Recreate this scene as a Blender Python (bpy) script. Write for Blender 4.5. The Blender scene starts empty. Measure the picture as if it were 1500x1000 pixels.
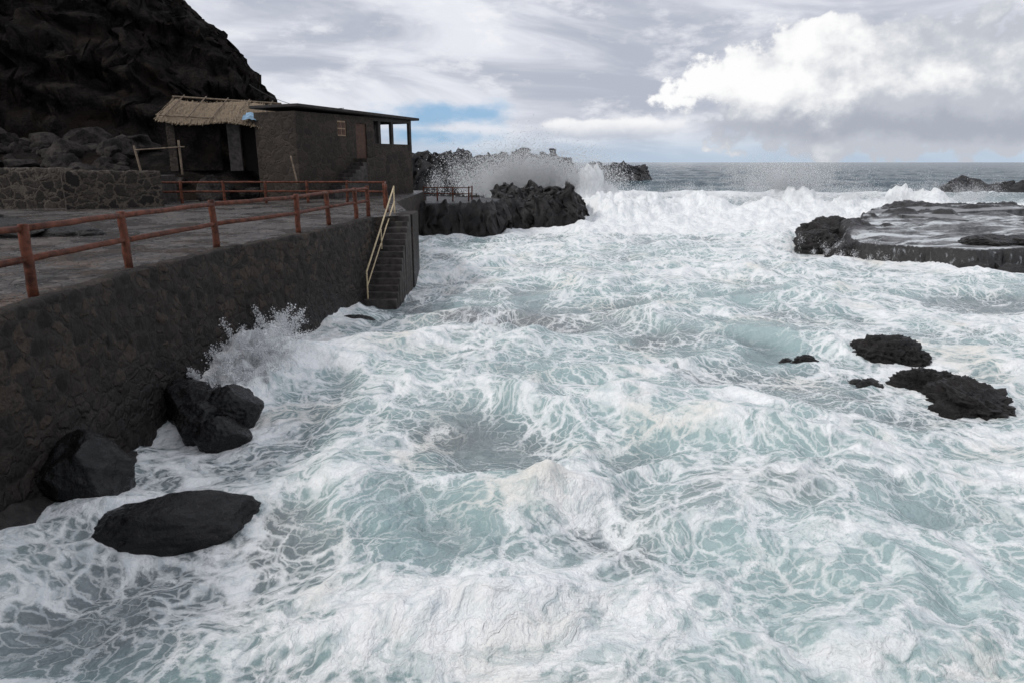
import bpy, math, random
import numpy as np
from mathutils import Vector
random.seed(5); rng=np.random.default_rng(7)
sc=bpy.context.scene
sc.view_settings.view_transform='Standard'; sc.view_settings.look='None'; sc.view_settings.exposure=0

# ---------------------------------------------------------------- noise (numpy perlin)
_p=np.random.default_rng(3).permutation(256).astype(np.int32); _p=np.concatenate([_p,_p,_p])
_g=np.random.default_rng(4).normal(size=(256,3)); _g/=np.linalg.norm(_g,axis=1)[:,None]; _g=_g.astype(np.float32)
def perlin(x,y,z=0.0):
    x=np.asarray(x,np.float32);y=np.asarray(y,np.float32);z=np.asarray(z,np.float32)+np.zeros_like(x)
    xi=np.floor(x).astype(np.int32);yi=np.floor(y).astype(np.int32);zi=np.floor(z).astype(np.int32)
    xf=x-xi;yf=y-yi;zf=z-zi
    xf=xf.astype(np.float32);yf=yf.astype(np.float32);zf=zf.astype(np.float32)
    u=xf*xf*xf*(xf*(xf*6-15)+10);v=yf*yf*yf*(yf*(yf*6-15)+10);w=zf*zf*zf*(zf*(zf*6-15)+10)
    xi&=255;yi&=255;zi&=255
    def c(a,b,d):
        h=_p[_p[_p[(xi+a)&255]+((yi+b)&255)]+((zi+d)&255)]
        g=_g[h]; return g[...,0]*(xf-a)+g[...,1]*(yf-b)+g[...,2]*(zf-d)
    def l(a,b,t): return a+t*(b-a)
    r=l(l(l(c(0,0,0),c(1,0,0),u),l(c(0,1,0),c(1,1,0),u),v),l(l(c(0,0,1),c(1,0,1),u),l(c(0,1,1),c(1,1,1),u),v),w)
    return r*1.5
def fbm(x,y,z=0.0,o=4,rough=.5):
    r=0;a=1;f=1;t=0
    for i in range(o):
        r=r+a*perlin(x*f+i*7.3,y*f-i*3.1,z*f+i*1.7);t+=a;a*=rough;f*=2.03
    return r/t
def ridged(x,y,z=0.0,o=4,rough=.5):
    r=0;a=1;f=1;t=0
    for i in range(o):
        r=r+a*(1-2*np.abs(perlin(x*f+i*5.3,y*f-i*9.1,z*f+i*2.7)));t+=a;a*=rough;f*=2.1
    return r/t
def ss(a,b,x):
    t=np.clip((x-a)/(b-a),0,1); return t*t*(3-2*t)
def sdpoly(x,y,poly):
    d=np.full(x.shape,1e9); ins=np.zeros(x.shape,bool); n=len(poly)
    for i in range(n):
        ax,ay=poly[i];bx,by=poly[(i+1)%n]
        ex,ey=bx-ax,by-ay
        t=np.clip(((x-ax)*ex+(y-ay)*ey)/(ex*ex+ey*ey),0,1)
        d=np.minimum(d,(x-ax-t*ex)**2+(y-ay-t*ey)**2)
        if ay!=by:
            c=((ay>y)!=(by>y))&(x<(bx-ax)*(y-ay)/(by-ay)+ax); ins^=c
    d=np.sqrt(d); return np.where(ins,d,-d)

# ---------------------------------------------------------------- node helper
class G:
    def __init__(s,nt): s.nt=nt; nt.nodes.clear()
    def n(s,t,ins=None,**a):
        nd=s.nt.nodes.new(t)
        for k,v in a.items(): setattr(nd,k,v)
        for k,v in (ins or {}).items():
            if isinstance(v,bpy.types.NodeSocket): s.nt.links.new(v,nd.inputs[k])
            else: nd.inputs[k].default_value=v
        return nd
    def m(s,op,a,b=None,c=None,clamp=False):
        d={0:a}
        if b is not None:d[1]=b
        if c is not None:d[2]=c
        return s.n('ShaderNodeMath',d,operation=op,use_clamp=clamp).outputs[0]
    def v(s,op,a,b=None):
        d={0:a}
        if b is not None:d[1]=b
        return s.n('ShaderNodeVectorMath',d,operation=op).outputs[0]
    def sc(s,a,k): return s.n('ShaderNodeVectorMath',{0:a,'Scale':k},operation='SCALE').outputs[0]
    def mr(s,x,a,b,c=0.,d=1.,smooth=True):
        return s.n('ShaderNodeMapRange',{0:x,1:a,2:b,3:c,4:d},interpolation_type='SMOOTHSTEP' if smooth else 'LINEAR').outputs[0]
    def noise(s,vec,scale,detail=4.,rough=.5,dim='3D',dist=0.,col=False):
        nd=s.n('ShaderNodeTexNoise',{'Vector':vec,'Scale':scale,'Detail':detail,'Roughness':rough,'Distortion':dist},noise_dimensions=dim)
        return nd.outputs[1 if col else 0]
    def vor(s,vec,scale,feature='F1',dim='3D',out=0,rand=1.):
        return s.n('ShaderNodeTexVoronoi',{'Vector':vec,'Scale':scale,'Randomness':rand},feature=feature,voronoi_dimensions=dim).outputs[out]
    def mix(s,f,a,b,bt='MIX'):
        def c(q): return q if isinstance(q,bpy.types.NodeSocket) else (*q,1.)
        return s.n('ShaderNodeMix',{0:f,6:c(a),7:c(b)},data_type='RGBA',blend_type=bt).outputs[2]
    def bump(s,h,dist,strength=1.,normal=None):
        d={'Height':h,'Distance':dist,'Strength':strength}
        if normal is not None:d['Normal']=normal
        return s.n('ShaderNodeBump',d).outputs[0]
    def out(s,surf): s.n('ShaderNodeOutputMaterial',{0:surf})
def mat(name):
    m=bpy.data.materials.new(name); m.use_nodes=True; return m,G(m.node_tree)
def pos(g): return g.n('ShaderNodeTexCoord').outputs['Object']

# ---------------------------------------------------------------- materials
def rock_mat(name,dark,light,rough=.5,scale=1.,bd=.05,spec=.5,tint=None):
    m,g=mat(name); p=g.n('ShaderNodeNewGeometry').outputs['Position']
    a=g.noise(p,1.2*scale,4,.6); b=g.noise(p,9*scale,5,.7)
    f=g.mr(g.m('ADD',g.m('MULTIPLY',a,.6),g.m('MULTIPLY',b,.4)),.38,.64)
    col=g.mix(f,dark,light)
    if tint: col=g.mix(g.mr(g.noise(p,.5*scale,3),.5,.7),col,tint)
    h=g.m('ADD',g.m('MULTIPLY',b,.8),g.m('MULTIPLY',a,1.))
    nrm=g.bump(h,bd*1.3)
    ro=g.mr(b,.3,.7,rough-.14,rough+.18)
    g.out(g.n('ShaderNodeBsdfPrincipled',{'Base Color':col,'Roughness':ro,'Normal':nrm,'Specular IOR Level':spec}).outputs[0]); return m
M_wet=rock_mat('wet_basalt',(.0015,.0015,.002),(.007,.0065,.0065),.25,1.8,.026,spec=.36)
M_lava=rock_mat('lava_rock',(.004,.0035,.0035),(.028,.024,.022),.40,1.2,.09,spec=.4)
M_cliff=rock_mat('cliff_rock',(.003,.0028,.0028),(.040,.032,.028),.9,.6,.5,spec=.1,tint=(.030,.022,.017))
M_bould=rock_mat('boulder_rock',(.008,.007,.007),(.070,.060,.055),.9,1.0,.14,spec=.12)
M_far=rock_mat('far_rock',(.010,.010,.012),(.05,.047,.048),.7,.5,.3)

def masonry(name,c0,c1,mortar,scale=3.2,mw=.06,rough=.7,wetz=None,bd=.03,warp=.3):
    m,g=mat(name); p=g.n('ShaderNodeNewGeometry').outputs['Position']
    w=g.v('ADD',p,g.sc(g.v('SUBTRACT',g.noise(p,2.2,4,.6,col=True),(.5,.5,.5)),warp))
    w=g.v('MULTIPLY',w,(1,1,1.3))
    e=g.vor(w,scale,'DISTANCE_TO_EDGE'); cc=g.vor(w,scale,'F1',out=1)
    cv=g.n('ShaderNodeSeparateColor',{0:cc}).outputs[0]
    st=g.mix(cv,c0,c1)
    fine=g.noise(p,15,5,.7); big=g.noise(p,.8,4,.6)
    st=g.mix(g.mr(fine,.35,.7,0,.65),st,tuple(x*.3 for x in c0))
    mort=g.mr(g.m('ADD',e,g.m('MULTIPLY',g.m('SUBTRACT',fine,.5),.22)),mw*.4,mw*2.2,1,0)
    mort2=g.m('MULTIPLY',mort,g.mr(big,.35,.6,.25,1.))
    col=g.mix(mort2,st,mortar)
    col=g.mix(g.mr(big,.38,.68,.0,.5),col,tuple(x*.6 for x in c0))
    if wetz is not None:
        z=g.n('ShaderNodeSeparateXYZ',{0:p}).outputs[2]
        wf=g.mr(g.m('ADD',z,g.m('MULTIPLY',g.noise(g.v('MULTIPLY',p,(1,1,.15)),1.5,4),1.2)),wetz,wetz+1.4,.7,0)
        col=g.mix(wf,col,(.012,.010,.010)); rr=g.m('SUBTRACT',rough,g.m('MULTIPLY',wf,.4))
    else: rr=rough
    h=g.m('ADD',g.m('MULTIPLY',g.mr(e,0,.2,0,1),g.mr(cv,0,1,.35,1.)),g.m('MULTIPLY',fine,1.2))
    n=g.bump(h,bd)
    g.out(g.n('ShaderNodeBsdfPrincipled',{'Base Color':col,'Roughness':rr,'Normal':n,'Specular IOR Level':.3}).outputs[0]); return m
M_wall=masonry('seawall_masonry',(.012,.0095,.0085),(.088,.062,.046),(.034,.028,.023),3.5,.06,.7,1.1,.055,.38)
M_low=masonry('old_masonry',(.022,.018,.016),(.085,.070,.058),(.15,.125,.10),1.9,.05,.9,None,.05,.6)
M_bld=masonry('rendered_masonry',(.038,.030,.025),(.078,.061,.050),(.070,.056,.047),1.6,.04,.9,None,.05,.8)

def simple(name,col,rough=.6,var=.3,scale=6.,bd=.01,metal=0.,stretch=(1,1,1),spec=.4):
    m,g=mat(name); p=g.v('MULTIPLY',g.n('ShaderNodeNewGeometry').outputs['Position'],stretch)
    a=g.noise(p,scale,6,.65)
    c=g.mix(g.mr(a,.3,.7),tuple(x*(1-var) for x in col),tuple(min(1,x*(1+var)) for x in col))
    g.out(g.n('ShaderNodeBsdfPrincipled',{'Base Color':c,'Roughness':rough,'Metallic':metal,'Normal':g.bump(a,bd),'Specular IOR Level':spec}).outputs[0]); return m
M_rail=simple('red_brown_painted_wood',(.098,.033,.019),.6,.6,6,.012,spec=.2)
M_cream=simple('cream_painted_steel',(.50,.40,.25),.5,.3,15,.003)
M_wood=simple('weathered_wood',(.16,.12,.085),.8,.4,5,.01)
M_conc=simple('dark_concrete',(.045,.038,.034),.75,.6,4,.03)
M_pale=simple('wet_pale_concrete',(.15,.15,.15),.35,.6,2,.05)
M_slab=simple('roof_concrete',(.035,.03,.028),.85,.4,3,.02)
M_tan=simple('tan_shutter',(.30,.21,.14),.7,.2,6)
M_brown=simple('brown_door',(.075,.038,.024),.7,.3,6)
M_dark=simple('painted_interior_shade',(.008,.007,.007),.9,.2)  # near-black colour painted in for the shade inside the hut
M_thatch=simple('palm_thatch',(.27,.205,.14),.95,.6,14,.05,stretch=(3,.4,.4))
M_blue=simple('blue_tarp',(.18,.30,.42),.5,.4,5)
M_cable=simple('black_cable',(.02,.02,.02),.7)

def mk_prom():
    m,g=mat('wet_paving'); p=pos(g)
    w=g.v('ADD',p,g.sc(g.v('SUBTRACT',g.noise(p,2.,3,col=True),(.5,.5,.5)),.4))
    e=g.vor(w,4.2,'DISTANCE_TO_EDGE'); cv=g.n('ShaderNodeSeparateColor',{0:g.vor(w,4.2,out=1)}).outputs[0]
    f=g.noise(p,10,6,.75); b=g.noise(p,.6,5,.65)
    col=g.mix(g.m('MULTIPLY',cv,.9),(.055,.047,.043),(.19,.165,.152))
    col=g.mix(g.mr(f,.42,.62,0,.8),col,(.028,.024,.022))
    col=g.mix(g.mr(e,.0,.07,.8,0),col,(.022,.019,.017))
    wet=g.mr(b,.42,.56)
    col=g.mix(g.m('MULTIPLY',wet,.55),col,(.030,.027,.026))
    sx=g.n('ShaderNodeSeparateXYZ',{0:p}).outputs[1]
    sand=g.m('MULTIPLY',g.mr(g.noise(p,.9,6,.7),.45,.60),g.mr(g.noise(p,20,3),.42,.6))
    sand=g.m('MULTIPLY',sand,g.mr(sx,22,10,.25,1.))
    col=g.mix(g.m('MULTIPLY',sand,.85),col,(.16,.08,.035))
    ro=g.mr(wet,0,1,.6,.16)
    h=g.m('ADD',g.mr(e,0,.12),g.m('MULTIPLY',f,1.2))
    g.out(g.n('ShaderNodeBsdfPrincipled',{'Base Color':col,'Roughness':ro,'Normal':g.bump(h,.05)}).outputs[0]); return m
M_prom=mk_prom()

def mk_foam():
    m,g=mat('spray_foam')
    d=g.n('ShaderNodeBsdfDiffuse',{'Color':(.98,.985,.99,1)}).outputs[0]
    t=g.n('ShaderNodeBsdfTranslucent',{'Color':(.98,.985,.99,1)}).outputs[0]
    g.out(g.n('ShaderNodeMixShader',{0:.5,1:d,2:t}).outputs[0]); return m
M_foam=mk_foam()

def mk_sea():
    m,g=mat('sea_water_foam'); p0=pos(g)
    p=g.v('MULTIPLY',p0,(1,1,0))
    def attr(n_): return g.n('ShaderNodeAttribute',attribute_name=n_)
    sp=g.n('ShaderNodeSeparateColor',{0:attr('seadata').outputs['Color']}); D,deep,grey=sp.outputs[0],sp.outputs[1],sp.outputs[2]
    sq=g.n('ShaderNodeSeparateColor',{0:attr('seavar').outputs['Color']}); crest,aq,yel=sq.outputs[0],sq.outputs[1],sq.outputs[2]
    w=g.v('ADD',p,attr('seawarp').outputs['Vector'])
    w=g.v('ADD',w,g.sc(g.v('SUBTRACT',g.noise(p,5.5,3,.6,'2D',col=True),(.5,.5,.5)),.15))
    e1=g.vor(w,.62,'DISTANCE_TO_EDGE','2D'); e2=g.vor(w,1.7,'DISTANCE_TO_EDGE','2D'); e3=g.vor(w,4.8,'DISTANCE_TO_EDGE','2D')
    mid=g.noise(w,3.2,7,.70,'2D')
    grain=g.noise(p,22,3,.75,'2D')
    dn=g.m('MAXIMUM',D,0.02)
    gg=g.m('ADD',g.m('MULTIPLY',g.m('SUBTRACT',grain,.5),.16),g.m('MULTIPLY',g.m('SUBTRACT',mid,.5),.10))
    def lace(e,a,b,k):
        th=g.m('ADD',a,g.m('MULTIPLY',g.m('MULTIPLY',dn,dn),b))
        t=g.m('DIVIDE',g.m('ADD',e,gg),th)
        return g.m('MULTIPLY',g.mr(t,.0,1.,1,0),k)
    f1=lace(e1,.02,.24,.85); f2=lace(e2,.03,.40,.72); f3=lace(e3,.04,.58,.52)
    inv=lambda q:g.m('SUBTRACT',1.,q)
    F=inv(g.m('MULTIPLY',g.m('MULTIPLY',inv(f1),inv(f2)),inv(f3)))
    F=g.m('MULTIPLY',F,g.mr(dn,.08,.5,.06,1.))
    fill=g.mr(g.m('ADD',dn,g.m('MULTIPLY',g.m('SUBTRACT',mid,.5),1.6)),.60,1.0,0,.99)
    F=inv(g.m('MULTIPLY',inv(F),inv(fill)))
    F=g.m('ADD',F,g.m('MULTIPLY',g.m('SUBTRACT',grain,.5),.4),clamp=True)
    near=g.mix(aq,(.225,.285,.297),(.262,.375,.378))
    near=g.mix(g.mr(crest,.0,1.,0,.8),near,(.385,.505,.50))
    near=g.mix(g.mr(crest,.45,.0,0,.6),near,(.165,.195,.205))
    near=g.mix(grey,near,(.145,.140,.148))
    near=g.mix(g.mr(mid,.45,.72,0,.35),near,(.51,.57,.575))
    dp=g.mix(g.mr(g.noise(p,.15,4,.6,'2D'),.35,.65),(.020,.045,.062),(.055,.095,.115))
    wc=g.mix(deep,near,dp)
    fc=g.mix(g.mr(mid,.33,.54),(.74,.785,.795),(.94,.945,.94))
    fc=g.mix(g.m('MULTIPLY',yel,.6),fc,(.84,.795,.71))
    col=g.mix(F,wc,fc)
    ro=g.mr(F,.05,.6,.13,.7)
    k=g.m('MINIMUM',g.m('ADD',.4,g.m('MULTIPLY',D,.7)),1.)
    h=g.m('ADD',g.m('MULTIPLY',g.noise(p,1.1,5,.58,'2D'),.23),g.m('MULTIPLY',g.m('MULTIPLY',g.noise(w,4.5,5,.66,'2D'),.085),k))
    n=g.bump(h,1.,.85)
    spc=g.mr(deep,0,1,.5,.05)
    g.out(g.n('ShaderNodeBsdfPrincipled',{'Base Color':col,'Roughness':ro,'Normal':n,'IOR':1.33,'Specular IOR Level':spc}).outputs[0]); return m
M_sea=mk_sea()

# ---------------------------------------------------------------- mesh helpers
def mesh_obj(name,verts,faces,mt,smooth=True,parent=None,loc=None):
    me=bpy.data.meshes.new(name)
    if isinstance(verts,np.ndarray):
        n=len(verts); me.vertices.add(n); me.vertices.foreach_set('co',verts.astype(np.float32).ravel())
        f=np.asarray(faces,np.int32); k=f.shape[1]
        me.loops.add(f.size); me.loops.foreach_set('vertex_index',f.ravel())
        me.polygons.add(len(f)); me.polygons.foreach_set('loop_start',np.arange(0,f.size,k,dtype=np.int32))
        me.polygons.foreach_set('loop_total',np.full(len(f),k,np.int32))
        me.update(calc_edges=True)
    else: me.from_pydata(verts,[],faces)
    if smooth: me.polygons.foreach_set('use_smooth',np.ones(len(me.polygons),bool))
    me.materials.append(mt); o=bpy.data.objects.new(name,me); sc.collection.objects.link(o)
    if parent: o.parent=parent
    if loc: o.location=loc
    return o
def grid_faces(nr,nc):
    i=np.arange(nr*nc).reshape(nr,nc)
    return np.stack([i[:-1,:-1],i[:-1,1:],i[1:,1:],i[1:,:-1]],-1).reshape(-1,4)
def hfield(name,x0,x1,y0,y1,step,fn,mt,disp=None):
    xs=np.arange(x0,x1+step,step);ys=np.arange(y0,y1+step,step)
    X,Y=np.meshgrid(xs,ys); Z=fn(X,Y)
    V=np.stack([X,Y,Z],-1).reshape(-1,3)
    if disp is not None: V=disp(V)
    return mesh_obj(name,V,grid_faces(len(ys),len(xs)),mt)
def empty(name,loc=(0,0,0),rz=0.):
    e=bpy.data.objects.new(name,None); sc.collection.objects.link(e); e.location=loc; e.rotation_euler=(0,0,rz); return e
def box(name,a,b,mt,parent=None,bev=.01,jit=0.):
    x0,y0,z0=a;x1,y1,z1=b
    vs=[(x0,y0,z0),(x1,y0,z0),(x1,y1,z0),(x0,y1,z0),(x0,y0,z1),(x1,y0,z1),(x1,y1,z1),(x0,y1,z1)]
    if jit: vs=[tuple(c+random.uniform(-jit,jit) for c in v) for v in vs]
    fs=[(0,3,2,1),(4,5,6,7),(0,1,5,4),(1,2,6,5),(2,3,7,6),(3,0,4,7)]
    o=mesh_obj(name,vs,fs,mt,False,parent)
    if bev:
        md=o.modifiers.new('b','BEVEL'); md.width=bev; md.segments=2
    return o
def tube_data(p0,p1,r0,r1=None,seg=12,rings=6,wob=.0):
    r1=r0 if r1 is None else r1
    p0=Vector(p0);p1=Vector(p1);d=(p1-p0).normalized()
    a=d.orthogonal().normalized();b=d.cross(a)
    vs=[];fs=[]
    ts=[0]+[i/rings for i in range(rings+1)]+[1]
    for k,t in enumerate(ts):
        c=p0.lerp(p1,t); r=r0+(r1-r0)*t
        if k==0 or k==len(ts)-1: r*=.82
        elif k==1: c=c+d*(r*.18)
        elif k==len(ts)-2: c=c-d*(r*.18)
        c=c+Vector([random.uniform(-wob,wob) for _ in range(3)])
        r*=1+random.uniform(-1,1)*.04*(wob>0)
        for j in range(seg):
            an=2*math.pi*j/seg
            vs.append(tuple(c+a*math.cos(an)*r+b*math.sin(an)*r))
    for k in range(len(ts)-1):
        for j in range(seg):
            fs.append((k*seg+j,k*seg+(j+1)%seg,(k+1)*seg+(j+1)%seg,(k+1)*seg+j))
    fs.append(tuple(reversed(range(seg))));fs.append(tuple((len(ts)-1)*seg+j for j in range(seg)))
    return vs,fs
def tubes(name,lst,mt,parent=None):
    V=[];Fc=[]
    for t in lst:
        vs,fs=tube_data(*t[:3],**(t[3] if len(t)>3 else {})); o=len(V)
        V+=vs;Fc+=[tuple(i+o for i in f) for f in fs]
    return mesh_obj(name,V,Fc,mt,True,parent)
import bmesh
_ico={}
def ico(sub):
    if sub not in _ico:
        bm=bmesh.new(); bmesh.ops.create_icosphere(bm,subdivisions=sub,radius=1)
        v=np.array([q.co[:] for q in bm.verts]); f=np.array([[w.index for w in q.verts] for q in bm.faces]); bm.free(); _ico[sub]=(v,f)
    return _ico[sub]
def rock_data(c,s,seed,sub=5,crag=.0,rot=0.,pl=6,fr=1.,cf=2.2):
    v,f=ico(sub); v=v.copy(); r=np.random.default_rng(seed)
    for i in range(pl):
        n=r.normal(size=3);n/=np.linalg.norm(n);d=r.uniform(.55,.85)
        k=v@n; ov=np.maximum(k-d,0); v-=np.outer(ov*.85,n)
    q=v*fr+seed*3.7
    dsp=.16*fbm(q[:,0]*1.2,q[:,1]*1.2,q[:,2]*1.2,3)+.05*fbm(q[:,0]*4,q[:,1]*4,q[:,2]*4,3)
    if crag:
        dsp=dsp+crag*(ridged(q[:,0]*cf,q[:,1]*cf,q[:,2]*cf,5,.62)-.3)
    v*=(1+dsp)[:,None]; v*=np.array(s)
    cr,sr=math.cos(rot),math.sin(rot)
    v=np.stack([v[:,0]*cr-v[:,1]*sr,v[:,0]*sr+v[:,1]*cr,v[:,2]],1)
    return v+np.array(c),f
def rock(name,parts,mt):
    V=[];F=[];o=0
    for p in parts:
        v,f=rock_data(**p); V.append(v);F.append(f+o);o+=len(v)
    return mesh_obj(name,np.concatenate(V),np.concatenate(F),mt)

# ================================================================ SEA
edge=[(-6.75,1.6),(-6.8,8.9),(-6.95,12.6),(-6.65,16.),(-5.85,19),(-5.35,22.3),(-5.1,25.6)]
def sea_height(X,Y):
    fine=np.clip(14/np.maximum(Y,1),.0,1)
    mids=np.clip(60/np.maximum(Y,1),0,1)
    wx=X+3.2*fbm(X*.16,Y*.16,9.,3); wy=Y+3.4*fbm(X*.15,Y*.15,4.,3)
    q=wy*.90+wx*.44; c=wx*.90-wy*.44
    r1=np.clip(ridged(c*.12,q*.17,1.5,3,.42),-.2,1)
    h=.54*np.maximum(r1,0)**1.8-.10
    q2=wy*.72-wx*.69; c2=wx*.72+wy*.69
    r2=np.clip(ridged(c2*.17,q2*.27,11.5,3,.45),-.2,1)
    h+=.36*np.maximum(r2,0)**1.8*mids
    h+=.17*fbm(wx*.45,wy*.5,3.,4,.5)*mids
    h+=.065*(ridged(wx*.9,wy*1.0,5.,4,.55)-.3)*np.clip(30/np.maximum(Y,1),0,1)
    h+=.03*fbm(X*3,Y*3,2.,3,.6)*fine
    off=ss(60,110,Y)
    h=h*(1-off*.5)+off*(.55*np.sin(Y*.16+2.5*fbm(X*.012,Y*.012,2.,2)+X*.02)*np.clip(400/np.maximum(Y,1),0,1)+.45*ridged(X*.07,Y*.16,7.,3))*np.clip(1500/np.maximum(Y,1),0,1)
    yc=60+.16*(X-6)+2.5*fbm(X*.1,X*0,3.,2)
    bx=ss(2,7,X)*(1-ss(38,52,X))
    prof=np.where(Y<yc,np.exp(-((Y-yc)/4.2)**2),np.exp(-((Y-yc)/5.)**2))
    lump=fbm(X*.35,Y*.35,1.,5,.62)
    big=.75+.9*fbm(X*.12,X*0,5.,2)
    h+=bx*prof*np.maximum(1.75+2.4*lump,0)*big*(1+.40*np.exp(-((X-25)/5)**2))
    h+=ss(-5,-1,X)*(1-ss(8,11.5,X))*np.exp(-((Y-63.3)/1.9)**2)*np.maximum(3.1+5.*lump+1.2*fbm(X*1.5,Y*1.5,8.,3),0)*(.75+.5*np.exp(-((X-1.5)/2.5)**2))
    h+=ss(5,8,X)*(1-ss(10,14,X))*np.exp(-((Y-57)/2.2)**2)*np.maximum(1.3+2.5*lump,0)
    h+=ss(0,6,X)*(1-ss(40,60,X))*ss(40,50,Y)*(1-ss(58,64,Y))*.9*(fbm(X*.5,Y*.6,6.,4,.6)+.2)
    yc2=86+.1*X
    h+=ss(-5,5,X)*(1-ss(70,90,X))*np.exp(-((Y-yc2)/5)**2)*.9*(1+.6*fbm(X*.1,Y*.1,1.,3))
    h+=.70*np.exp(-((X+6.1)/.9)**2-((Y-15.0)/1.5)**2)*(1+.9*fbm(X*2,Y*2,1.,4))
    h+=.34*np.exp(-((X+4.6)/2.0)**2-((Y-16.8-.2*X)/1.3)**2)
    h+=.26*np.exp(-(((X-.7)*.9-.12*(Y-9.5)+.4*np.sin(Y))/.5)**2-((Y-10)/2.2)**2)*(1+fbm(X*2,Y*2,1.,3))
    h+=.36*np.exp(-((Y-13.2+.45*(X-1)+.3*np.sin(X*1.7))/.7)**2-((X-.5)/3.2)**2)
    h+=.36*np.exp(-((Y-11.0+.35*(X-4.5)+.3*np.sin(X*1.3))/.55)**2-((X-4.2)/2.2)**2)
    h+=.30*np.exp(-((Y-6.5-.1*X)/.5)**2-((X+.6)/1.6)**2)*(1+.8*fbm(X*1.5,Y*1.5,1.,3))
    h+=.42*np.exp(-((Y-18-.28*X+.4*np.sin(X*1.1))/.8)**2-((X+1)/3.)**2)
    return h
NR,NC=1000,760
ys=np.exp(np.linspace(math.log(1.9),math.log(9000),NR)); s=np.linspace(-1,1,NC)
Y=np.repeat(ys[:,None],NC,1); X=s[None,:]*(8+.95*ys[:,None])
H=sea_height(X,Y)
sea=mesh_obj('sea',np.stack([X,Y,H],-1).reshape(-1,3),grid_faces(NR,NC),M_sea)
WX=1.3*fbm(X*.28,Y*.28,21.,3)+.42*fbm(X*1.3,Y*1.3,5.,4,.6); WY=1.3*fbm(X*.28,Y*.28,31.,3)+.42*fbm(X*1.3,Y*1.3,15.,4,.6)
D=.36+.46*fbm(X*.16,Y*.22,8.,3)+.52*(H-.1)*np.clip(60/Y,0,1)+.58*fbm((X+WX)*.75,(Y+WY)*.75,18.,5,.6)
def blob(cx,cy,rx,ry,a): return a*np.exp(-((X-cx)/rx)**2-((Y-cy)/ry)**2)
D+=blob(-.5,6.3,2.2,1.0,.40)+blob(.8,9.8,.5,1.8,.35)+blob(14,22,5,4,.3)+blob(-6,16,1.3,2.5,.8)+blob(-3.5,17,2.5,1.2,.25)
D+=blob(7,19,2.2,2.2,-.15)+blob(1,20.5,3,1.6,-.2)+blob(9,10,2.,3,.27)+blob(4,7,1.3,.8,-.12)+blob(0,28,8,3,.14)
D+=blob(9.5,15,2.0,2.6,.35)+blob(-6,11.5,1.2,1.5,.25)+blob(-3.8,12.5,1.8,2.2,.2)+blob(-3.6,7.0,1.6,1.2,.14)
D=np.where(Y>26,D+.18*ss(24,40,Y),D)
for bx_,by_,br in ((9.45,16.9,1.3),(9.3,13.9,1.3),(-4.5,8.6,1.3),(-6.4,9.5,1.3),(-5.8,12.5,1.2),(20,31.5,3),(17,36,3)):
    D+=blob(bx_,by_,br*1.2,br,.2)
plat=[(17.5,34.3),(20.9,31.5),(24,31.8),(70,29),(75,62),(34,61),(29,56),(24.5,49),(19.3,40.8)]
D+=.35*np.exp(-(sdpoly(X,Y,plat)/1.6)**2)
brk=ss(45,53,Y)*ss(-2,4,X)*(1-ss(66,76,Y-.12*X))*(1-ss(52,75,X))
D+=.8*brk
D+=1.0*ss(-7,-2,X)*(1-ss(7,11,X))*np.exp(-((Y-63)/4)**2)
off=ss(66,84,Y-.12*X)
D=D*(1-off)+off*(-.02+.35*np.clip(fbm(X*.05,Y*.12,2.,4,.6),0,1)*2.2*np.clip(220/Y,0,1)+.45*np.clip((H-.6),0,1))
D+=off*.8*ss(-25,-10,X)*(1-ss(20,80,X))*np.exp(-((Y-88)/7)**2)
D=np.clip(D,0,2)
dp=ss(60,85,Y-.12*X)*.75+ss(85,140,Y)*.25
gr=np.exp(-((X-.5)/3)**2-((Y-20.5)/1.6)**2)*.8+.5*np.exp(-((X+1.2)/1.2)**2-((Y-12)/.8)**2)+.5*ss(.10,.46,fbm(X*.4,Y*.4,12.,4))+.6*np.exp(-((X+5.5)/1.8)**2-((Y-9)/3.)**2)
gr=np.clip(gr,0,.85)*(1-dp)
def cattr(n_,a,b,c):
    at=sea.data.attributes.new(n_,'FLOAT_COLOR','POINT')
    at.data.foreach_set('color',np.stack([a,b,c,np.ones_like(a)],-1).astype(np.float32).ravel())
cattr('seadata',D,dp,gr)
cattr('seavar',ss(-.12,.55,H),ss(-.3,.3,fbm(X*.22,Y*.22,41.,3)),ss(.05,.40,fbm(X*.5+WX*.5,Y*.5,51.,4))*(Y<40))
at=sea.data.attributes.new('seawarp','FLOAT_VECTOR','POINT'); at.data.foreach_set('vector',np.stack([WX,WY,WX*0],-1).astype(np.float32).ravel())

# ================================================================ PROMENADE + SEAWALL
PZ=3.0
prom=[(7,1.2),(7,-8),(-45,-8),(-45,40),(-12,52),(-6.2,50.5),(-6.0,36),(-4.15,28),(-4.15,27.0)]+[(x-.3,y) for x,y in reversed(edge)]
prom=prom[:-1]+[(-7.05,1.2)]
n=len(prom)
vs=[(x,y,PZ) for x,y in prom]+[(x,y,-1.5) for x,y in prom]
fs=[tuple(reversed(range(n)))]+[(i,(i+1)%n,n+(i+1)%n,n+i) for i in range(n)]
pv=mesh_obj('promenade_pavement',vs,fs,M_prom,False)
pv.data.materials.append(M_wall)
for p in pv.data.polygons[1:]: p.material_index=1
bm=bmesh.new();bm.from_mesh(pv.data);bmesh.ops.recalc_face_normals(bm,faces=bm.faces);bm.to_mesh(pv.data);bm.free()
path=[(7,1.6),(-6.75,1.6)]+edge[1:]
pts=[]
for (ax,ay),(bx,by) in zip(path[:-1],path[1:]):
    L=math.hypot(bx-ax,by-ay);k=max(2,int(L/.05))
    for i in range(k): pts.append((ax+(bx-ax)*i/k,ay+(by-ay)*i/k))
pts.append(path[-1]); P=np.array(pts)
T=np.gradient(P,axis=0);T/=np.linalg.norm(T,axis=1)[:,None]
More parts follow.
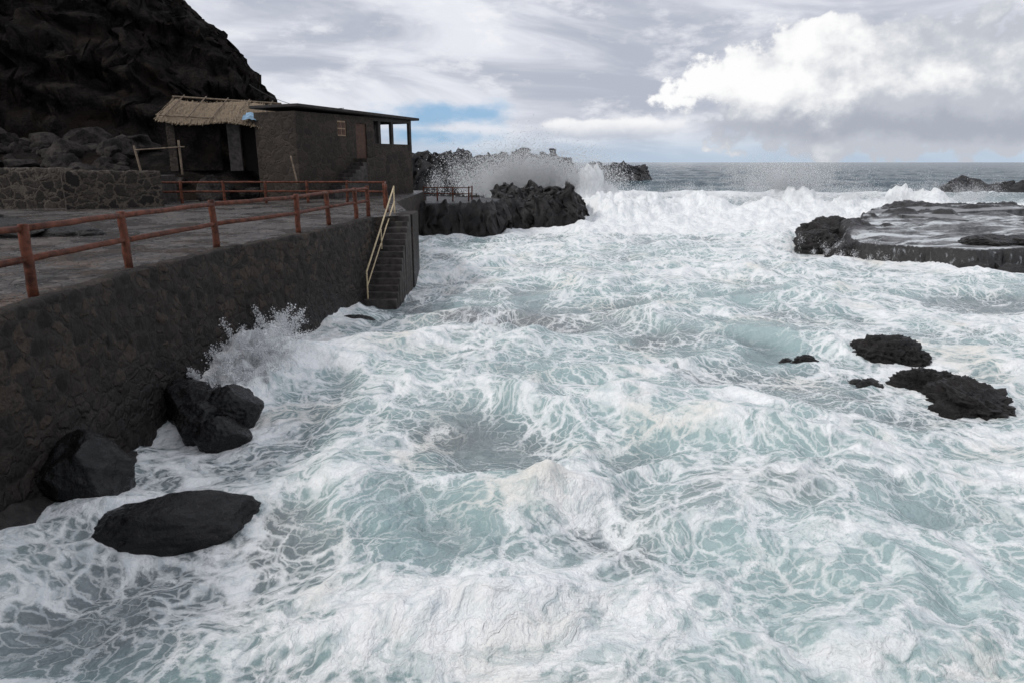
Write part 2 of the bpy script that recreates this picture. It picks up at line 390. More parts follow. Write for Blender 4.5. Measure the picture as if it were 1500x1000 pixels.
Nn=np.stack([T[:,1],-T[:,0]],1)
zs=np.linspace(-1.2,PZ+.03,80); prof=[( .0,z) for z in zs]+[(-.03,PZ+.05),(-.12,PZ+.06),(-.22,PZ+.055),(-.33,PZ+.045),(-.40,PZ-.02)]
R=[]
for o,z in prof:
    bat=(PZ-z)*.06 if z<PZ else 0
    q=P+Nn*(o+bat); R.append(np.column_stack([q,np.full(len(q),z)]))
R=np.stack(R)
dd=.05*fbm(R[...,0]*1.5,R[...,1]*1.5,R[...,2]*1.5,3)+.085*fbm(R[...,0]*4,R[...,1]*4,R[...,2]*5,4,.6)
R[...,0]+=Nn[None,:,0]*dd;R[...,1]+=Nn[None,:,1]*dd;R[-5:-1,:,2]+=dd[-5:-1]*.8
mesh_obj('stone_seawall',R.reshape(-1,3),grid_faces(R.shape[0],R.shape[1]),M_wall)

st=empty('stone_staircase',(0,0,0))
ns=14
for i in range(ns):
    z1=.2+(i+1)*.2; y0=23.2+i*.27
    box('step_%d'%(i+1),(-5.15,y0,-1.2),(-4.0,27.3 if i==ns-1 else y0+.27,z1),M_conc,st,.03,.022)
box('landing_block',(-4.6,27.3,-1.2),(-3.95,29.2,PZ+.03),M_wall,st,.04,.02)
hr=[((-4.62,27.3,3.05),(-4.62,27.3,4.1),.028),((-4.62,27.3,4.05),(-5.0,23.3,1.35),.03),((-4.62,27.3,3.5),(-5.0,23.3,.85),.025),((-5.0,23.3,.3),(-5.0,23.3,1.4),.028),((-4.8,25.2,1.9),(-4.8,25.2,2.62),.024)]
tubes('stair_handrail',hr,M_cream)

# ================================================================ RAILINGS
def railing(name,posts,mt,h=1.12,pr=.075,rr=.05,z=PZ,mid=.52,top=.93,ext=None,wob=.006):
    L=[]
    for x,y in posts: L.append(((x,y,z-.05),(x+random.uniform(-.03,.03),y,z+h+random.uniform(-.02,.03)),pr,dict(wob=wob,seg=14)))
    pp=list(posts)
    if ext: pp=[ext]+pp
    for (ax,ay),(bx,by) in zip(pp[:-1],pp[1:]):
        for k in (mid,top): L.append(((ax,ay,z+h*k),(bx,by,z+h*k),rr,dict(wob=wob,seg=12,rings=5)))
    return tubes(name,L,mt)
railing('wooden_railing',[(-7.35,7.6),(-7.33,10.3),(-7.27,12.9),(-7.01,16.26),(-6.15,19.8),(-6.0,22.6),(-5.62,25.0),(-5.45,26.3)],M_rail,ext=(-7.3,5.0),wob=.009)
railing('wooden_railing',[(-5.15,28.6),(-5.7,31.2),(-6.3,34.8),(-8.3,35.1),(-10.3,35.2),(-12.4,35.1),(-14.4,34.9),(-16.4,34.6),(-18.2,34.2),(-17.6,31.5)],M_rail,h=1.1,pr=.07)
railing('metal_railing',[(-6.2,49.0),(-5.2,48.6),(-4.1,48.3),(-3.0,48.1),(-2.9,50.5)],M_rail,h=1.,pr=.05,rr=.035,z=2.35)

# ================================================================ LAND / CLIFF
land=[(-90,34.5),(-24,34.5),(-19,36),(-13.5,37.8),(-12.8,41),(-10,48),(-12,56),(-17,62),(-22,90),(-90,110)]
cl=[(-120,38),(-50,43),(-34,46),(-24.5,50),(-19.5,56),(-21,64),(-30,100),(-120,130)]
def land_h(X,Y):
    d=sdpoly(X,Y,land); t=ss(-1.5,1.,d)
    z=-2+t*4.9+ss(0,6,d)*2.6
    w=fbm(X*.12,Y*.12,5.,3)*3.2+ (ridged(X*.3,Y*.3,2.,4,.55)-.3)*1.3
    c=sdpoly(X,Y,cl)+w
    c=np.maximum(c,0)
    hh=np.where(c<4,c*1.75,7+(c-4)*1.15)
    hh=hh+np.where(c>0,2.0*(ridged(X*.14,Y*.14,hh*.12,5,.6)-.2)*np.clip(c/3,0,1),0)
    z=z+np.minimum(hh,30)+.35*fbm(X*.6,Y*.6,3.,4)*t
    return z
def land_d(V):
    q=V*.35; a=fbm(q[:,0],q[:,1],q[:,2],5,.65); b=fbm(q[:,0]+31,q[:,1],q[:,2]+5,5,.65)
    k=np.clip((V[:,2]-6)/3,0,1)
    strata=.7*np.tanh(4*perlin(V[:,2]*.8+.2*V[:,0],V[:,0]*.06,V[:,1]*.06))*k
    r_=ridged(q[:,0]*2.2,q[:,1]*2.2,q[:,2]*1.2,5,.65)*k
    V[:,0]+=a*2.2*k+r_*.4; V[:,1]+=b*2.4*k-strata-r_*1.0; return V
hfield('cliff_hillside',-75,-5,33,95,.24,land_h,M_cliff,land_d)
parts=[];r=np.random.default_rng(11)
for i in range(460):
    x=r.uniform(-44,-12.5);y=r.uniform(34.8,45.5)
    if x>-21.5 and y>39.0: continue
    sz=r.uniform(.3,.75)*(1.9 if r.random()<.25 else 1)*(1 if x<-22 else .75)
    z=float(land_h(np.array([[x]]),np.array([[y]]))[0,0])
    if z>10: continue
    parts.append(dict(c=(x,y,z+sz*.3),s=(sz*r.uniform(.8,1.3),sz*r.uniform(.8,1.2),sz*r.uniform(.6,1.)),seed=i+50,sub=4 if sz>.5 else 3,crag=.2,rot=r.uniform(0,6),pl=14,cf=1.6))
rock('boulder_pile',parts,M_bould)
def wall_seg(name,a,b,z0,z1a,z1b,th,mt,parent=None):
    a=np.array(a,float);b=np.array(b,float);L=np.linalg.norm(b-a);t=(b-a)/L;nn=np.array([t[1],-t[0]])
    k=int(L/.12)+2; out=[]
    for s_ in np.linspace(0,1,k):
        c=a+(b-a)*s_; zt=z1a+(z1b-z1a)*s_
        ring=[(c+nn*th/2,z) for z in np.linspace(z0,zt-.05,12)]+[(c+nn*(th/2-.08),zt),(c-nn*(th/2-.08),zt)]+[(c-nn*th/2,z) for z in np.linspace(zt-.05,z0,12)]
        out.append([(p[0],p[1],z) for p,z in ring])
    Rr=np.array(out); d=.12*fbm(Rr[...,0]*2,Rr[...,1]*2,Rr[...,2]*2,4,.6)
    Rr[...,0]+=nn[0]*d;Rr[...,1]+=nn[1]*d;Rr[...,2]+=d*1.2*(Rr[...,2]>z0+.1)
    o=mesh_obj(name,Rr.reshape(-1,3),grid_faces(Rr.shape[0],Rr.shape[1]),mt,True,parent)
    bm=bmesh.new();bm.from_mesh(o.data);bm.verts.ensure_lookup_table();m_=Rr.shape[1]
    bm.faces.new([bm.verts[i] for i in range(m_)]);bm.faces.new([bm.verts[(Rr.shape[0]-1)*m_+i] for i in reversed(range(m_))])
    bmesh.ops.recalc_face_normals(bm,faces=bm.faces);bm.to_mesh(o.data);bm.free(); return o
wall_seg('low_stone_wall',(-34,31),(-19.3,31.2),2.8,4.75,4.75,.6,M_low)
wall_seg('low_stone_wall',(-19.4,30.2),(-16.3,32.5),2.8,4.65,4.6,.5,M_low)
box('concrete_terrace',(-45,31.4,2.9),(-17.5,36.5,4.35),M_conc,None,.03)
rock('rock_outcrop',[dict(c=(-14.6,19.4,3.),s=(1.9,.9,.45),seed=5,crag=.12),dict(c=(-12.6,19.6,3.),s=(1.0,.6,.28),seed=8,crag=.12),dict(c=(-17,21,3.),s=(2,1.2,.6),seed=9,crag=.12)],M_lava)

# ================================================================ BUILDING
ang=math.atan2(9,4.9); B=empty('stone_beach_house',(-11.5,38,0),ang); L=10.2; dpth=3.1
def bb(n_,a,b,mt,bev=.015,j=0.): return box(n_,a,b,mt,B,bev,j)
bb('plinth',(0,0,2.8),(L,dpth,5.2),M_bld,.03,.02)
FZ0,FZ1=5.2,7.62
bb('wall_front_a',(0.,.0,FZ0),(3.2,.25,FZ1),M_bld)
bb('wall_front_b',(3.2,.0,FZ0),(3.95,.25,6.45),M_bld)
bb('wall_front_c',(3.2,.0,7.3),(3.95,.25,FZ1),M_bld)
bb('wall_front_d',(3.95,.0,FZ0),(4.75,.25,FZ1),M_bld)
bb('wall_front_e',(4.75,.0,7.2),(5.7,.25,FZ1),M_bld)
bb('wall_front_f',(5.7,.0,FZ0),(6.4,.25,FZ1),M_bld)
bb('wall_left',(0,.25,FZ0),(.25,dpth-.25,FZ1),M_bld)
bb('wall_back',(0,dpth-.25,FZ0),(6.4,dpth,FZ1),M_bld)
bb('wall_partition',(6.15,.25,FZ0),(6.4,dpth-.25,FZ1),M_bld)
bb('window_frame',(3.2,.06,6.45),(3.95,.12,7.3),M_tan,.005)
for k in range(2):
    for q in range(2): bb('window_pane_%d'%(k*2+q),(3.27+k*.34,.03,6.52+q*.38),(3.54+k*.34,.058,6.83+q*.38),M_brown,.003)
bb('door',(4.75,.08,FZ0),(5.7,.14,7.2),M_brown,.005)
bb('porch_parapet_front',(6.4,.0,FZ0),(L,.2,6.1),M_bld)
bb('porch_parapet_end',(L-.2,.2,FZ0),(L,dpth,6.1),M_bld)
for k,(x,y) in enumerate([(6.95,.1),(8.2,.1),(L-.12,.1),(L-.12,dpth-.12)]): bb('porch_post_%d'%k,(x-.11,y-.1,6.1),(x+.11,y+.1,7.42),M_slab)
bb('porch_beam_front',(6.4,.0,7.42),(L,.2,7.62),M_slab)
bb('porch_beam_end',(L-.2,.2,7.42),(L,dpth,7.62),M_slab)
o=bb('roof',(-.1,-.35,7.62),(L+.45,dpth+.2,7.78),M_slab,.03)
for v in o.data.vertices: v.co.z+= (.2 if v.co.x<1 else -.0)
for k in range(9): bb('stair_%d'%k,(1.6+k*.32,-.95,2.9),(1.6+k*.32+.32,0.-.004,3.3+k*.21),M_conc,.015,.01)
bb('stair_landing',(4.48,-.95,2.9),(6.2,-.004,5.2),M_bld,.02,.01)

# ================================================================ THATCHED HUT
Hh=empty('thatched_hut',(-19.2,39.6,0),math.radians(6)); Hh.scale=(.88,1,1)
def hb(n_,a,b,mt,bev=.02,j=.02): return box(n_,a,b,mt,Hh,bev,j)
hb('wall_left',(0,0,4.5),(.5,3,7.3),M_bld); hb('wall_front',(.5,.02,4.5),(3.2,.3,7.1),M_cliff)
hb('wall_back',(.5,2.7,4.5),(6.2,3,7.6),M_bld); hb('pillar',(3.7,-.05,4.5),(4.5,.25,7.1),M_conc); hb('wall_right',(5.8,0,4.5),(6.2,2.7,7.2),M_bld)
hb('painted_shade_panel',(4.5,.6,4.5),(5.8,.7,7.1),M_dark,0,0)  # dark sheet standing in for shade in the open hut front
nx,ny=90,30
u=np.linspace(-.2,6.5,nx);vv=np.linspace(0,1,ny);U,W=np.meshgrid(u,vv)
Yt=-.4+W*3.0;Zt=7.28+W*1.25-.12*np.sin(U*1.1)+.09*fbm(U*4,W*2,3.,3)-.05*U
Yt=Yt-(1-W)*.25*np.abs(fbm(U*9,W*0,1.,2))
tr=mesh_obj('thatch_roof',np.stack([U,Yt,Zt],-1).reshape(-1,3),grid_faces(ny,nx),M_thatch,True,Hh); md=tr.modifiers.new('s','SOLIDIFY');md.thickness=.14
sv=[];sf=[]
for i in range(1800):
    x=random.uniform(-.3,6.6);w=random.random()**1.3;y=-.45+w*3.05;z=7.30+w*1.25-.12*math.sin(x*1.1)-.05*x
    l=random.uniform(.3,.7);dx=random.uniform(-.2,.2);o_=len(sv);lift=random.uniform(.02,.12)
    sv+=[(x,y,z+lift),(x+.03,y,z+lift),(x+.03+dx,y-l*.9,z-l*.38+lift*.6),(x+dx,y-l*.9,z-l*.38+lift*.6)];sf.append((o_,o_+1,o_+2,o_+3))
mesh_obj('straw',sv,sf,M_thatch,False,Hh)
tubes('roof_poles',[((-.4,-.25,7.5),(6.8,-.3,7.15),.04),((-.4,2.6,8.7),(6.6,2.6,8.35),.05)]+[((a,-.6,7.42-.05*a),(a+.1,2.8,8.8-.05*a),.035) for a in (.2,1.6,3.,4.4,5.9)],M_wood,Hh)
U,W=np.meshgrid(np.linspace(4.9,7.0,24),np.linspace(0,1,16))
T_=np.stack([U,-.85+W*1.2+.1*fbm(U*3,W*3,2.,2),7.28+W*.4+.22*fbm(U*2.5,W*3,6.,3)-.1*(U-5.1)],-1).reshape(-1,3)
mesh_obj('blue_tarp',T_,grid_faces(16,24),M_blue,True,Hh)
tubes('wooden_pole',[((-17.5,33.6,3.0),(-17.9,33.6,5.75),.05)],M_wood)
tubes('wooden_pole',[((-15.9,33.9,4.4),(-15.9,33.9,6.0),.05)],M_wood)
tubes('wooden_pole',[((-17.8,33.5,5.55),(-15.6,33.8,5.7),.03)],M_wood)
tubes('wooden_pole',[((-10.9,35.6,3.9),(-11.2,35.8,5.3),.04)],M_wood)
cb=[];a=Vector((-20.3,56,10.8));b=Vector((-9.7,41.5,8.0))
for i in range(12):
    f=lambda t:a.lerp(b,t)-Vector((0,0,1.2*4*t*(1-t)*.5))
    cb.append((f(i/12),f((i+1)/12),.018,dict(seg=6,rings=1)))
tubes('overhead_cable',cb,M_cable)

# ================================================================ QUAY + ROCKS
quay=[(-16,44),(-6.5,46.2),(-1.6,46.4),(-1.0,49),(0,53),(-6,56),(-12,55)]
def quay_h(X,Y):
    d=sdpoly(X,Y,quay)+.8*fbm(X*.6,Y*.6,4.,4,.6)
    return -1.2+ss(-1.3,.25,d)*3.55+.05*fbm(X*2,Y*2,3.,3)+.7*(d<.0)*ridged(X*.9,Y*.9,3.,4)
def rockdisp(amp,fr,top=1e9):
    def f(V):
        q=V*fr; k=np.clip((top-V[:,2])*1.5,0,1)*amp
        a=fbm(q[:,0],q[:,1],q[:,2]*1.3,5,.65); b=ridged(q[:,0]+9,q[:,1],q[:,2]*1.3,5,.6); c=fbm(q[:,0],q[:,1]+17,q[:,2],4,.6)
        V[:,0]+=a*k*1.2;V[:,1]-=(b-.3)*k;V[:,2]+=c*k*.6; return V
    return f
hfield('rocky_quay',-16,1.5,43,57,.11,quay_h,M_lava,rockdisp(.8,.8,2.25))
def crag_field(name,x0,x1,y0,y1,step,poly,h,fr,mt,jag=.5,w=3.,seed=1.,base=-1.,amp=.8):
    def fn(X,Y):
        d=sdpoly(X,Y,poly)+w*.35*fbm(X*fr,Y*fr,seed,3)
        t=ss(-w*.3,w*.7,d)
        n_=fbm(X*fr*.8,Y*fr*.8,seed+3,5,.55)*1.6+.4*ridged(X*fr*2,Y*fr*2,seed,3,.5)-.1
        n_=np.maximum(n_,-.5)
        return base+t*(h-base)*(1-jag*.35+jag*n_)
    return hfield(name,x0,x1,y0,y1,step,fn,mt,rockdisp(amp,fr*1.5))
crag_field('lava_rocks',-4,9,48,64,.11,[(-2.2,49.5),(2.5,51.5),(5.4,53.2),(6.5,56.5),(5.4,60.5),(0,61),(-2.5,56)],2.8,.5,M_lava,.38,1.6,2.,-1.,.9)
crag_field('far_reef',-18,13,82,100,.2,[(-17,87.5),(-6,86.5),(6,88),(10,90),(9,93),(-6,96),(-17,96)],5.8,.36,M_far,.30,3.,5.,-1.,1.7)
crag_field('far_reef',10,46,155,184,.35,[(15,165),(27,163),(33,166),(34,172),(17,176)],4.9,.20,M_far,.40,6.,9.,-1.,2.2)
crag_field('far_reef',50,112,88,114,.3,[(58,97),(72,95),(84,97),(104,96),(106,108),(75,109),(62,105)],2.5,.22,M_far,.6,5.,6.,-1.,1.4)
# right platform
def plat_h(X,Y):
    d=sdpoly(X,Y,plat)+.8*fbm(X*.5,Y*.5,4.,5,.6)
    z=-1.2+ss(-.5,.15,d)*2.3
    t=ss(0,.5,d)
    st_=np.tanh(6*perlin(X*.16+3,Y*.16,2.))+np.tanh(6*perlin(X*.11+13,Y*.2,7.))
    z+=t*(.12*fbm(X*.8,Y*.8,2.,5,.6)+.13*st_)
    rim=ss(53,58,Y)*(1-ss(42,50,X))*.8+1.2*np.exp(-((X-20.5)/2.2)**2-((Y-42)/2.5)**2)*ss(.1,.4,fbm(X*.5,Y*.5,2.,3)+.3)
    rim=rim+.9*ss(.12,.40,fbm(X*.2+4,Y*.25,12.,3)+.1)*ss(40,46,Y)
    z+=np.clip(rim,0,1)*(.0+.72*np.maximum(ridged(X*.4,Y*.4,2.,5,.6),0))
    return z
def mk_plat():
    m,g=mat('wet_platform'); p=pos(g)
    z=g.n('ShaderNodeSeparateXYZ',{0:p}).outputs[2]
    nz=g.n('ShaderNodeSeparateXYZ',{0:g.n('ShaderNodeNewGeometry').outputs['Normal']}).outputs[2]
    a=g.noise(p,1.1,6,.65); b=g.noise(p,8,5,.65)
    rk=g.mix(b,(.006,.0055,.0055),(.034,.030,.028))
    cc=g.mix(g.mr(a,.40,.62),(.025,.024,.024),(.18,.18,.18))
    foam=g.mr(g.m('ADD',g.noise(g.v('MULTIPLY',p,(.35,1.,1)),.9,6,.7),g.m('MULTIPLY',b,.25)),.58,.73)
    top=g.mix(g.m('MULTIPLY',foam,.85),cc,(.72,.75,.76))
    fl=g.m('MULTIPLY',g.mr(nz,.80,.97),g.mr(z,1.50,1.32))
    fl=g.m('MULTIPLY',fl,g.mr(z,.7,.9))
    drip=g.m('MULTIPLY',g.mr(g.noise(g.v('MULTIPLY',p,(1,1,.12)),3.5,5,.7),.54,.68),g.mr(nz,.8,.4))
    col=g.mix(fl,rk,top); col=g.mix(g.m('MULTIPLY',drip,.6),col,(.6,.63,.65))
    g.out(g.n('ShaderNodeBsdfPrincipled',{'Base Color':col,'Roughness':g.mr(b,.3,.7,.3,.6),'Normal':g.bump(g.m('ADD',a,g.m('MULTIPLY',b,.5)),.13)}).outputs[0]);return m
hfield('tidal_platform',15,80,27,64,.13,plat_h,mk_plat(),rockdisp(.6,.8,.95))
for (cx,cy,sx_,sy_,zz,rz) in ((31.5,53,2.6,2.2,1.45,.25),(29.2,48.5,2.0,1.7,1.38,-.3),(36.5,54,2.4,2.,1.45,.1)):
    o=box('concrete_slab',(-sx_,-sy_,-.6),(sx_,sy_,0),M_pale,None,.05,.12); o.location=(cx,cy,zz); o.rotation_euler=(random.uniform(-.03,.03),random.uniform(-.03,.03),rz)
rock('concrete_block_ledge',[dict(c=(20.9+i*1.5,30.5-.1*i,.1),s=(1.05,.9,.62),seed=70+i,crag=.1,pl=12,rot=.1*i) for i in range(9)],M_lava)
rock('lava_slab',[dict(c=(23.6,34,1.15),s=(1.7,.9,.36),seed=33,crag=.2,sub=6),dict(c=(26.3,34.3,1.15),s=(1.9,1.0,.33),seed=34,crag=.2,sub=6),dict(c=(29.5,34.6,1.15),s=(2.,1.,.35),seed=36,crag=.2,sub=6)],M_lava)
rock('lava_rocks',[dict(c=(17.2,38.6,.3),s=(1.3,1.5,.9),seed=41,crag=.36,sub=6,cf=1.8),dict(c=(19.2,41.8,.6),s=(1.5,1.8,1.1),seed=42,crag=.36,sub=6,cf=1.8),dict(c=(17.4,35.8,.3),s=(.9,1.3,.75),seed=44,crag=.3,sub=6,cf=1.8),dict(c=(21.8,46.5,.5),s=(1.3,1.3,.8),seed=43,crag=.3,sub=6,cf=1.8)],M_lava)
rock('sea_rock',[dict(c=(9.5,16.9,.12),s=(.9,.65,.55),seed=12,crag=.36,sub=6,fr=1.2),dict(c=(10.0,16.6,.1),s=(.5,.5,.42),seed=112,crag=.36,sub=6,fr=1.2),dict(c=(9.0,17.1,.15),s=(.5,.4,.36),seed=113,crag=.36,sub=5)],M_lava)
rock('sea_rock',[dict(c=(9.6,13.5,.05),s=(.80,.70,.56),seed=14,crag=.4,sub=6,fr=1.2,rot=-.5),dict(c=(9.3,14.5,.05),s=(.75,.55,.5),seed=15,crag=.4,sub=6),dict(c=(9.0,13.2,-.05),s=(.45,.4,.34),seed=19,crag=.36,sub=5)],M_lava)
rock('sea_rock',[dict(c=(7.5,16.6,.0),s=(.42,.25,.27),seed=17,crag=.3),dict(c=(7.1,16.8,-.05),s=(.22,.2,.2),seed=18,crag=.3)],M_lava)
rock('sea_rock',[dict(c=(8.2,14.7,.0),s=(.34,.3,.27),seed=18,crag=.3),dict(c=(7.9,15.0,.0),s=(.2,.2,.2),seed=28,crag=.3)],M_lava)
rock('sea_rock',[dict(c=(-4.9,20.6,.1),s=(.75,.4,.35),seed=19,crag=.15)],M_wet)
rock('basalt_boulder',[dict(c=(-4.5,8.55,.08),s=(1.22,.58,.50),seed=25,crag=.13,sub=6,rot=.3,pl=14,cf=1.2)],M_wet)
rock('basalt_boulder',[dict(c=(-6.5,9.4,.38),s=(1.05,.88,.80),seed=27,crag=.12,sub=6,pl=14,rot=.2,cf=1.2)],M_wet)
rock('basalt_boulder',[dict(c=(-6.25,12.8,.3),s=(.95,.7,.62),seed=29,crag=.1,sub=6,pl=8,rot=-.3,cf=1.4),dict(c=(-5.45,12.6,.3),s=(.55,.5,.5),seed=30,crag=.1,sub=6),dict(c=(-5.35,11.8,.12),s=(.5,.45,.42),seed=31,crag=.1,sub=6),dict(c=(-5.9,12.1,.2),s=(.5,.45,.45),seed=32,crag=.1,sub=6)],M_wet)
def beach(X,Y):
    d=(-5.75-.1*fbm(Y*.6,X*0,3.,2)*4)-X
    return -.25+ss(0,1.2,d+.1)*(1.0-.09*np.clip(Y-7,0,8))*(1-ss(10,12.5,Y))+.05*fbm(X*5,Y*5,1.,4,.6)
hfield('gravel_beach',-7.1,-4.9,2,13,.04,beach,rock_mat('wet_gravel',(.010,.009,.009),(.05,.042,.038),.4,6,.03))

# ================================================================ SPRAY
def drops(name,P_,S_):
    n=len(P_); base=np.array([[1,1,1],[1,-1,-1],[-1,1,-1],[-1,-1,1]],float)*.6
    r=np.random.default_rng(n); q=r.normal(size=(n,4));q/=np.linalg.norm(q,axis=1)[:,None]
    w,x,y,z=q.T
    Rm=np.stack([1-2*(y*y+z*z),2*(x*y-z*w),2*(x*z+y*w),2*(x*y+z*w),1-2*(x*x+z*z),2*(y*z-x*w),2*(x*z-y*w),2*(y*z+x*w),1-2*(x*x+y*y)],1).reshape(n,3,3)
    V=np.einsum('nij,kj->nki',Rm,base)*S_[:,None,None]+P_[:,None,:]
    f=np.array([[0,1,2],[0,3,1],[0,2,3],[1,3,2]]); F=(np.arange(n)[:,None,None]*4+f[None]).reshape(-1,3)
    return mesh_obj(name,V.reshape(-1,3),F,M_foam,True)
def jets(r,nj,per,base_fn,vel_fn,jit,smin,smax,g=9.8,pw=5):
    P_=[];S_=[]
    for j in range(nj):
        b=base_fn(r);v=vel_fn(r);t0=r.uniform(.3,.75)
        tt=v[2]/g*2*t0*r.random(per)**.7
        q=b[None]+v[None]*tt[:,None];q[:,2]-=.5*g*tt**2
        q+=r.normal(size=(per,3))*jit*(.2+tt[:,None]*1.3)
        P_.append(q);S_.append(smin+(smax-smin)*r.random(per)**pw)
    P_=np.concatenate(P_);S_=np.concatenate(S_);k=P_[:,2]>-.1
    return P_[k],S_[k]
def cat(name,*l): drops(name,np.concatenate([a[0] for a in l]),np.concatenate([a[1] for a in l]))
r=np.random.default_rng(21); ar=np.array
a1=jets(r,170,240,lambda r:ar([r.normal(-5.85,.25),r.normal(15.5,.7),.4]),lambda r:ar([r.normal(.1,1.),r.normal(.2,1.1),abs(r.normal(3.0,1.0))]),.07,.005,.028,pw=3)
a2=jets(r,220,300,lambda r:ar([r.normal(-6.1,.3),r.normal(14.9,.8),.4]),lambda r:ar([r.normal(.4,.8),r.normal(0,.9),abs(r.normal(2.0,.8))]),.09,.006,.030,pw=3)
cat('wave_splash',a1,a2)
a=jets(r,620,380,lambda r:ar([r.normal(1.5,3.2),r.normal(63,1.0),2.]),lambda r:ar([r.normal(.3,1.2),r.normal(-.6,.8),abs(r.normal(6.2+1.6*math.cos(r.uniform(0,6)),1.0))]),.55,.014,.055)
cat('breaking_wave_spray',a)
a=jets(r,330,300,lambda r:ar([r.uniform(7,44),r.normal(62,1.5)+2,1.6]),lambda r:ar([r.normal(0,.8),r.normal(-1,.8),abs(r.normal(3.6,1.5))]),.40,.010,.030)
b=jets(r,170,320,lambda r:ar([r.normal(25,2.2),65,2.0]),lambda r:ar([r.normal(0,.9),r.normal(-1,.8),abs(r.normal(6.2,1.1))]),.5,.010,.036)
c=jets(r,120,200,lambda r:ar([r.normal(18,1.2),r.uniform(33,42),.2]),lambda r:ar([r.normal(0,.6),r.normal(0,.6),abs(r.normal(2.4,.8))]),.2,.008,.03)
cat('breaking_wave_spray',a,b,c)

# ================================================================ SKY
SE,SA=math.radians(42),math.radians(-110)
W_=bpy.data.worlds.new('World');sc.world=W_;W_.use_nodes=True
g=G(W_.node_tree)
dirv=g.n('ShaderNodeTexCoord').outputs['Generated']
sx=g.n('ShaderNodeSeparateXYZ',{0:dirv})
A=g.m('ARCTAN2',sx.outputs[0],sx.outputs[1]);E=g.m('ARCSINE',sx.outputs[2])
def vec(a,b,c=0.): return g.n('ShaderNodeCombineXYZ',{0:a,1:b,2:c}).outputs[0]
def lin(q,o,k): return g.m('MULTIPLY',g.m('SUBTRACT',q,o),k)
strat=vec(g.m('MULTIPLY',A,2.2),g.m('ADD',g.m('MULTIPLY',E,9.),g.m('MULTIPLY',A,.8)))
n1=g.noise(strat,1.6,6,.55,'2D',dist=.4)
nb=g.noise(vec(g.m('MULTIPLY',A,7.),g.m('MULTIPLY',E,17.)),1.6,7,.6,'2D')
base=g.mix(g.mr(n1,.32,.66),(.46,.49,.58),(.79,.81,.87))
base=g.mix(g.mr(nb,.50,.75,0,.6),base,(.92,.93,.96))
base=g.mix(g.mr(E,.0,.055,.85,0),base,(.46,.57,.70))
def gauss(a0,wa,e0,we):
    a=lin(A,a0,1/wa);e=lin(E,e0,1/we)
    return g.m('EXPONENT',g.m('MULTIPLY',g.m('ADD',g.m('MULTIPLY',a,a),g.m('MULTIPLY',e,e)),-1.))
gap=g.m('MAXIMUM',gauss(-.085,.12,.064,.022),g.m('MULTIPLY',gauss(-.11,.12,.035,.016),.8))
gapm=g.mr(g.m('ADD',gap,g.m('MULTIPLY',g.m('SUBTRACT',nb,.5),1.4)),.30,1.0,0,.9)
cv_=vec(g.m('MULTIPLY',A,14.),g.m('MULTIPLY',E,17.))
puff=g.vor(g.v('ADD',cv_,g.sc(g.noise(cv_,1.2,4,.6,'2D',col=True),1.2)),1.1,'SMOOTH_F1','2D')
puff2=g.vor(g.v('ADD',cv_,g.sc(g.noise(cv_,2.5,4,.6,'2D',col=True),.6)),2.6,'SMOOTH_F1','2D')
nc=g.noise(cv_,.9,8,.6,'2D')
rough=g.m('SUBTRACT',g.m('MULTIPLY',g.m('SUBTRACT',nc,.5),1.6),g.m('ADD',g.m('MULTIPLY',g.m('SUBTRACT',puff,.4),.8),g.m('MULTIPLY',g.m('SUBTRACT',puff2,.35),.45)))
ar_=g.m('MAXIMUM',g.m('MULTIPLY',g.m('SUBTRACT',.43,A),4.6),g.m('MULTIPLY',g.m('SUBTRACT',A,.43),1.0))
er=lin(E,.088,11.)
fld=g.m('SUBTRACT',1.,g.m('ADD',g.m('MULTIPLY',ar_,ar_),g.m('MULTIPLY',er,er)))
cm=g.mr(g.m('ADD',fld,rough),.12,.36)
lit=g.m('ADD',g.m('ADD',g.mr(E,.03,.10),g.m('MULTIPLY',rough,1.1)),g.mr(A,.36,.58,0,-.5))
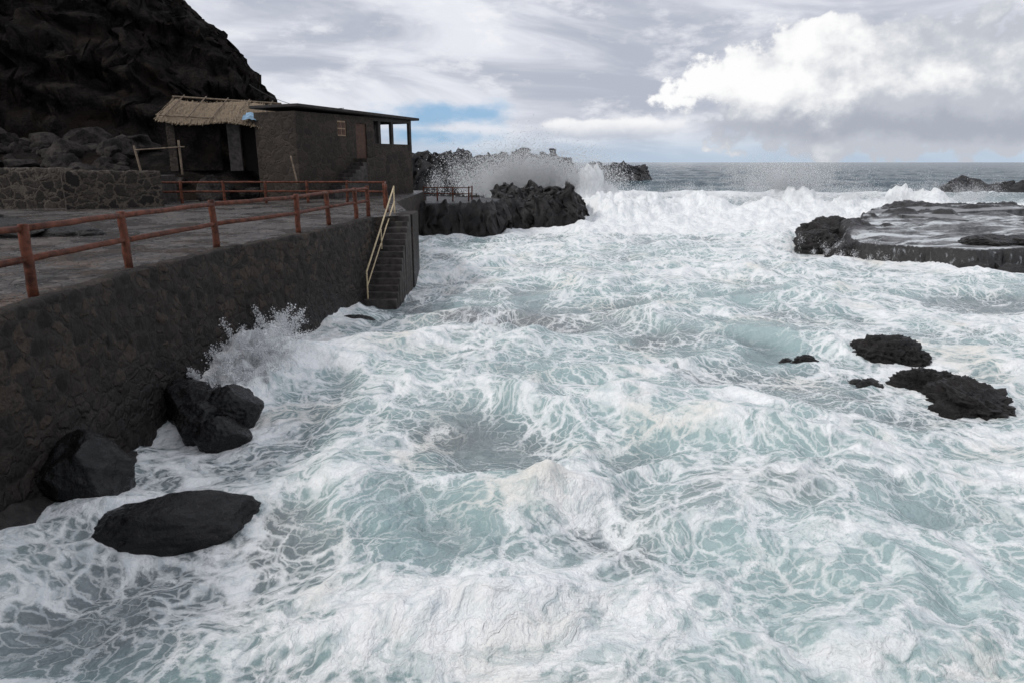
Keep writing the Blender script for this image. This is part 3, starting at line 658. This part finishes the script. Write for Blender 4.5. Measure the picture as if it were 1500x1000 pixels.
lit=g.m('SUBTRACT',lit,g.mr(E,.11,.18,0,.35))
cc=g.mix(g.mr(lit,.05,1.15),(.52,.55,.61),(.97,.97,.97))
base=g.mix(cm,base,cc)
db=g.m('MULTIPLY',g.mr(g.m('ADD',E,g.m('MULTIPLY',g.m('SUBTRACT',nc,.5),.05)),.018,.04),g.mr(g.m('ADD',E,g.m('MULTIPLY',g.m('SUBTRACT',nc,.5),.07)),.07,.045))
db=g.m('MULTIPLY',db,g.mr(A,.20,.42,0,.8)); base=g.mix(db,base,(.38,.41,.48))
s2=g.m('ADD',gauss(.13,.16,.045,.018),g.m('MULTIPLY',rough,.6))
base=g.mix(g.mr(s2,.4,.8,0,.9),base,g.mix(g.mr(g.m('ADD',E,g.m('MULTIPLY',rough,.01)),.032,.056),(.52,.56,.64),(.94,.94,.95)))
sky=g.n('ShaderNodeTexSky',sky_type='NISHITA',sun_disc=False,sun_elevation=SE,sun_rotation=SA,altitude=0,air_density=1.,dust_density=.3,ozone_density=3.).outputs[0]
skyb=g.mix(.75,g.sc(sky,.08),(.24,.48,.78))
bs=g.n('ShaderNodeBackground',{0:skyb,1:1.}).outputs[0]; bc=g.n('ShaderNodeBackground',{0:base,1:1.02}).outputs[0]
mx=g.n('ShaderNodeMixShader',{0:g.m('SUBTRACT',1.,gapm),1:bs,2:bc}).outputs[0]
g.n('ShaderNodeOutputWorld',{0:mx})

sl=bpy.data.lights.new('sun','SUN');sl.energy=1.5;sl.angle=math.radians(10);sl.color=(1,.97,.92)
so=bpy.data.objects.new('sun',sl);sc.collection.objects.link(so)
d=Vector((math.sin(SA)*math.cos(SE),math.cos(SA)*math.cos(SE),math.sin(SE)))
so.rotation_euler=d.to_track_quat('Z','Y').to_euler()

cam=bpy.data.cameras.new('camera');cam.lens=24;cam.sensor_width=36;cam.clip_end=20000;cam.clip_start=.05
co=bpy.data.objects.new('camera',cam);sc.collection.objects.link(co);co.location=(0,0,5.0)
co.rotation_euler=(math.radians(90-14.7),0,0);sc.camera=co
